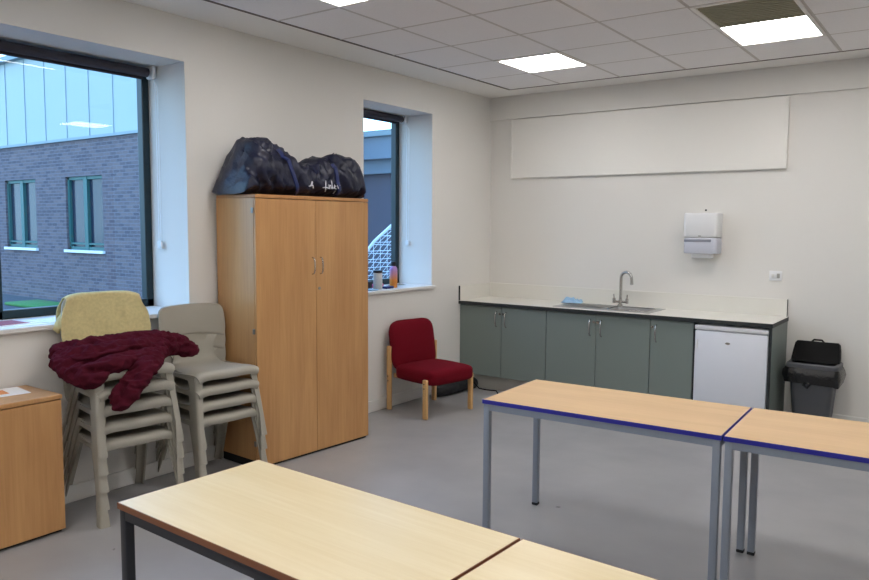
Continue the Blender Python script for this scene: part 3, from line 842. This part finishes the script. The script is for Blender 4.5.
# straps running over the bag
for x0, x1 in ((.26, .40), (.72, .78)):
    b = MB(); pts = []
    for k in range(15):
        z = lerp(.02, 1, k / 14) * (bag_h(lerp(x1, x0, k / 14)) - .03); x = lerp(x1, x0, k / 14); pts.append((x, front_y(x, z) - .003, z))
    b.tube(pts, .018, 6, flat=.25, up=(0, 1, 0))
    b.build('strap', M['navyblue'], bag)
b = MB()   # white lettering strokes, handwritten script
def stroke(pts, r=.0035):
    b.tube([(x, front_y(x, z) - .006, z) for x, z in pts], r, 6)
ox, oz = .53, .07
stroke([(ox - .045, oz - .0), (ox - .03, oz + .035), (ox - .018, oz + .03), (ox - .03, oz + .012)]); stroke([(ox - .035, oz + .005), (ox - .015, oz + .01), (ox - .008, oz - .012)]); stroke([(ox - .06, oz + .0), (ox - .045, oz + .004)])
b.build('lettering', M['print'], bag)['label'] = 'small white squiggle left of the longer lettering'
b = MB(); ox = .63
stroke([(ox - .03, oz - .005), (ox, oz + .0), (ox + .03, oz - .006)]); stroke([(ox, oz + .048), (ox - .002, oz - .02), (ox + .014, oz - .03)])
stroke([(ox + .03, oz + .02), (ox + .034, oz - .01)]); stroke([(ox + .03, oz + .004), (ox + .048, oz + .018), (ox + .052, oz - .008)])
stroke([(ox + .066, oz + .05), (ox + .068, oz - .01)]); stroke([(ox + .08, oz + .0), (ox + .1, oz + .012), (ox + .086, oz + .02), (ox + .08, oz - .004), (ox + .1, oz - .01)])
stroke([(ox + .112, oz + .02), (ox + .124, oz - .005)]); stroke([(ox + .14, oz + .022), (ox + .118, oz - .04)])
b.build('lettering', M['print'], bag)['label'] = 'white handwritten-style lettering'

# ------------------------------------------------------------------ red chair
t = thing('low_chair', 'low easy chair with red fabric seat and back on light wooden legs', 'chair', (.362, -1.598, 0), math.radians(79.4))
HW, HD = .280, .240
for s in (-1, 1):
    b = MB(); b.box((s * HW - .016, -HD - .025, 0), (s * HW + .016, -HD + .025, .345), .010, 3); l = b.build('front_leg', M['lwood'], t)
    for z in (.27, .31):
        q = MB(); q.tube([(s * (HW + .0155), -HD, z), (s * (HW + .019), -HD, z)], .007, 10); q.build('bolt', M['rubber'], l)
    b = MB(); b.box((s * HW - .016, HD - .025, 0), (s * HW + .016, HD + .025, .585), .010, 3); l = b.build('back_leg', M['lwood'], t)
    for z in (.27, .31):
        q = MB(); q.tube([(s * (HW + .0155), HD, z), (s * (HW + .019), HD, z)], .007, 10); q.build('bolt', M['rubber'], l)
    b = MB(); b.box((s * (HW - .06) - .012, -HD - .02, .29), (s * (HW - .06) + .012, HD, .33), .004); b.build('side_rail', M['lwood'], t)
def pad(lo, hi, bev, mtx=None, bulge=.02, axis=2):
    b = MB(); bm = bmesh.new(); bmesh.ops.create_cube(bm, size=1)
    bmesh.ops.subdivide_edges(bm, edges=bm.edges[:], cuts=9, use_grid_fill=True)
    c = [(a + d) / 2 for a, d in zip(lo, hi)]; D = [d - a for a, d in zip(lo, hi)]
    for v in bm.verts:
        p = Vector((v.co.x * D[0], v.co.y * D[1], v.co.z * D[2])); h = Vector(D) / 2
        q = Vector([max(-h[i] + bev[i], min(h[i] - bev[i], p[i])) for i in range(3)])
        d = p - q; dn = Vector([d[i] / bev[i] for i in range(3)])
        if dn.length > 1e-6:
            m_ = max(abs(x) for x in dn); dn = dn.normalized() * m_; p = q + Vector([dn[i] * bev[i] for i in range(3)])
        o_ = [i for i in range(3) if i != axis]
        k = (1 - (p[o_[0]] / h[o_[0]]) ** 2) * (1 - (p[o_[1]] / h[o_[1]]) ** 2)
        p[axis] += math.copysign(bulge * k, p[axis]) * (abs(p[axis]) / h[axis])
        v.co = p + Vector(c)
    if mtx: bmesh.ops.transform(bm, matrix=mtx, verts=bm.verts)
    b.bm(bm); return b
o = pad((-.268, -.315, .285), (.268, .20, .425), (.05, .05, .05), None, .018).build('seat', M['red'], t, smooth=180)
for p in (o,):
    md = p.modifiers.new('round', 'SUBSURF'); md.levels = md.render_levels = 1
rot = Matrix.Translation((0, .19, .36)) @ Matrix.Rotation(math.radians(-9), 4, 'X') @ Matrix.Translation((0, -.19, -.36))
o = pad((-.278, .150, .35), (.262, .232, .812), (.11, .038, .11), rot, .015, axis=1).build('backrest', M['red'], t, smooth=180)
md = o.modifiers.new('round', 'SUBSURF'); md.levels = md.render_levels = 1

# dark bag on the floor behind the chair
b = fused('dark_holdall', [([(-.28, 0, .065), (-.1, 0, .075), (.1, .01, .075), (.30, 0, .068)], [.05, .062, .062, .052], 1.0)], mat('black_canvas', rgb(26, 27, 30), .6, bump=.3, bscale=60), .01, .008, .06, 2)
b.location = (.16, -.90, -.008); b.rotation_euler = (0, 0, 1.45); tag(b, 'small black holdall lying on the floor behind the red chair', 'bag')
s = MB(); s.tube([(.20, -.05, .12), (.26, -.10, .03), (.30, -.16, .018), (.34, -.26, .016), (.26, -.34, .016)], .006, 6); s.build('strap', M['black'], b)

# ------------------------------------------------------------------ tables
def table(name, x, y, a, w, d, h, topm, edgem, legm, label, grp, leg=.032, th=.022, apron=.035, inset=.012):
    t = thing(name, label, 'table', (x, y, 0), a, grp)
    b = MB(); b.box((.003, .003, h - th + .001), (w - .003, d - .003, h), .001, 1); b.build('tabletop', topm, t, smooth=0)
    b = MB()
    for lo, hi in (((0, 0), (w, .004)), ((0, d - .004), (w, d)), ((0, .004), (.004, d - .004)), ((w - .004, .004), (w, d - .004))):
        b.box((lo[0], lo[1], h - th), (hi[0], hi[1], h - .001))
    b.build('edging', edgem, t, smooth=0)
    b = MB(); i = inset; z1 = h - th; z0 = z1 - apron
    b.box((i, i, z0), (w - i, i + .02, z1)); b.box((i, d - i - .02, z0), (w - i, d - i, z1)); b.box((i, i, z0), (i + .02, d - i, z1)); b.box((w - i - .02, i, z0), (w - i, d - i, z1))
    b.build('frame', legm, t, smooth=0)
    for lx in (i, w - i - leg):
        for ly in (i, d - i - leg):
            b = MB(); b.box((lx - .001, ly - .001, .015), (lx + leg + .001, ly + leg + .001, z1), .004, 2); l = b.build('leg', legm, t)
            f = MB(); f.box((lx - .002, ly - .002, 0), (lx + leg + .002, ly + leg + .002, .016), .003, 1); f.build('foot', M['rubber'], l)
    return t
BX, BY, BA = 2.26, -3.73, .036
table('classroom_table', BX, BY, BA, 1.211, .637, .756, M['tbeech'], M['blueedge'], M['greyleg'], 'beech classroom table with blue edge and grey legs, left one of the pair', 'blue-edged tables', inset=.006)
c_, s_ = math.cos(BA), math.sin(BA)
table('classroom_table', BX + 1.219 * c_, BY + 1.219 * s_, BA, 1.211, .637, .756, M['tbeech'], M['blueedge'], M['greyleg'], 'beech classroom table with blue edge, cut off by the right edge of the photo', 'blue-edged tables', inset=.006)
PX, PY, PA = 2.032, -5.672, -.035
table('classroom_table', PX, PY, PA, 1.216, .60, .73, M['maple'], M['oakend'], M['blackleg'], 'pale maple table with brown edge and black frame, nearest and leftmost table', 'pale tables', inset=.006)
c_, s_ = math.cos(PA), math.sin(PA)
table('classroom_table', PX + 1.225 * c_, PY + 1.225 * s_, PA, 1.196, .60, .73, M['maple'], M['oakend'], M['blackleg'], 'pale maple table with only its far corner showing at the bottom edge of the photo', 'pale tables', inset=.006)

# ------------------------------------------------------------------ things on the window sills
SZ = ZS + .03
t = thing('canister', 'pale canister with a dark lid on the narrow window sill', 'canister', (-.085, -1.80, SZ))
b = MB(); b.lathe([(.040, 0), (.042, .004), (.042, .148), (.038, .151)]); b.build('body', M['label'], t)
b = MB(); b.lathe([(.038, .151), (.044, .152), (.044, .172), (.040, .174)]); b.build('lid', M['dark'], t)
t = thing('drink_bottle', 'drink bottle fading from orange to lilac on the narrow window sill', 'bottle', (-.10, -1.555, SZ))
b = MB(); b.lathe([(.034, 0), (.037, .005), (.037, .165), (.034, .185), (.022, .200), (.020, .205)]); b.build('body', M['bottle'], t)
b = MB(); b.lathe([(.021, .203), (.024, .206), (.024, .240), (.020, .244)]); b.build('cap', M['dark'], t)
b = MB(); b.box((-.07, -.09, 0), (.07, .09, .07), .006); o = b.build('dark_box', M['dark']); o.location = (-.22, -1.88, SZ); o.rotation_euler = (0, 0, .2); tag(o, 'dark box on the narrow window sill behind the canister', 'box')
b = MB(); b.box((-.03, -.055, 0), (.03, .055, .022), .008); o = b.build('blue_pouch', M['dblue']); o.location = (-.12, -1.70, SZ); o.rotation_euler = (0, 0, .0); o.location = (-.075, -1.665, SZ); tag(o, 'small dark blue pouch between the canister and the bottle', 'pouch')
b = MB(); b.box((-.035, -.07, 0), (.035, .07, .04), .012); o = b.build('pink_case', M['pink']); o.location = (-.20, -1.665, SZ); o.rotation_euler = (0, 0, .3); tag(o, 'small pink case behind the bottle on the narrow window sill', 'case')
b = MB()
b.slab(lambda u, v: (-.04 + .08 * u + .02 * v, -.09 + .18 * v, .004 + .012 * math.sin(PI * v) * u), 6, 10, .0015)
o = b.build('folded_leaflet', M['leaf']); o.location = (-.26, -1.33, SZ); tag(o, 'thin curled leaflet to the right of the bottle on the narrow window sill', 'leaflet')
b = MB(); b.box((-.05, -.05, 0), (.05, .05, .012), .004); o = b.build('blue_card', M['cloth']); o.location = (-.055, -1.93, SZ); tag(o, 'light blue card at the left of the canister, beside the tall cupboard', 'card')
sheet('paper_sheet', -.16, -4.70, SZ, .21, .297, .15, 'white paper nearest the yellow fleece on the big window sill', None, 2)
sheet('booklet', -.19, -5.05, SZ, .21, .297, .05, 'booklet with a red printed cover on the big window sill, left edge of the photo', ((-.10, -.14, .006), (.10, .14, .007), M['redprint']), 4)
sheet('paper_sheet', -.07, -4.93, SZ, .1, .16, -.2, 'small white slip at the front of the big window sill', None, 1)

# ------------------------------------------------------------------ world, camera
w = bpy.data.worlds.new('sky'); SC.world = w; w.use_nodes = True
nt = w.node_tree; bg = nt.nodes['Background']
tc = nt.nodes.new('ShaderNodeTexCoord'); sx = nt.nodes.new('ShaderNodeSeparateXYZ'); nt.links.new(tc.outputs['Generated'], sx.inputs[0])
r = nt.nodes.new('ShaderNodeValToRGB'); r.color_ramp.elements[0].position = 0; r.color_ramp.elements[1].position = .8
r.color_ramp.elements[0].color = (.46, .76, 1.0, 1); r.color_ramp.elements[1].color = (.18, .46, 1.0, 1)
nt.links.new(sx.outputs['Z'], r.inputs['Fac']); nt.links.new(r.outputs['Color'], bg.inputs['Color'])
bg.inputs['Strength'].default_value = 4.7

cam = bpy.data.cameras.new('camera'); co = bpy.data.objects.new('camera', cam); COL.objects.link(co)
yaw, pit, rol, f = -.6252, -.0848, .0061, 755.0
F = Vector((math.sin(yaw) * math.cos(pit), math.cos(yaw) * math.cos(pit), math.sin(pit)))
R = Vector((math.cos(yaw), -math.sin(yaw), 0)); U = R.cross(F)
R2 = R * math.cos(rol) + U * math.sin(rol); U2 = -R * math.sin(rol) + U * math.cos(rol)
mw = Matrix((R2, U2, -F)).transposed().to_4x4(); mw.translation = Vector((4.3454, -7.0555, 1.665)); co.matrix_world = mw
cam.sensor_fit = 'HORIZONTAL'; cam.sensor_width = 36; cam.lens = 36 * f / 869
cam.clip_start = .05; cam.clip_end = 200
SC.camera = co
SC.view_settings.view_transform = 'Standard'; SC.view_settings.look = 'None'; SC.view_settings.gamma = 1
SC.view_settings.exposure = 0.0; SC.view_settings.use_curve_mapping = False
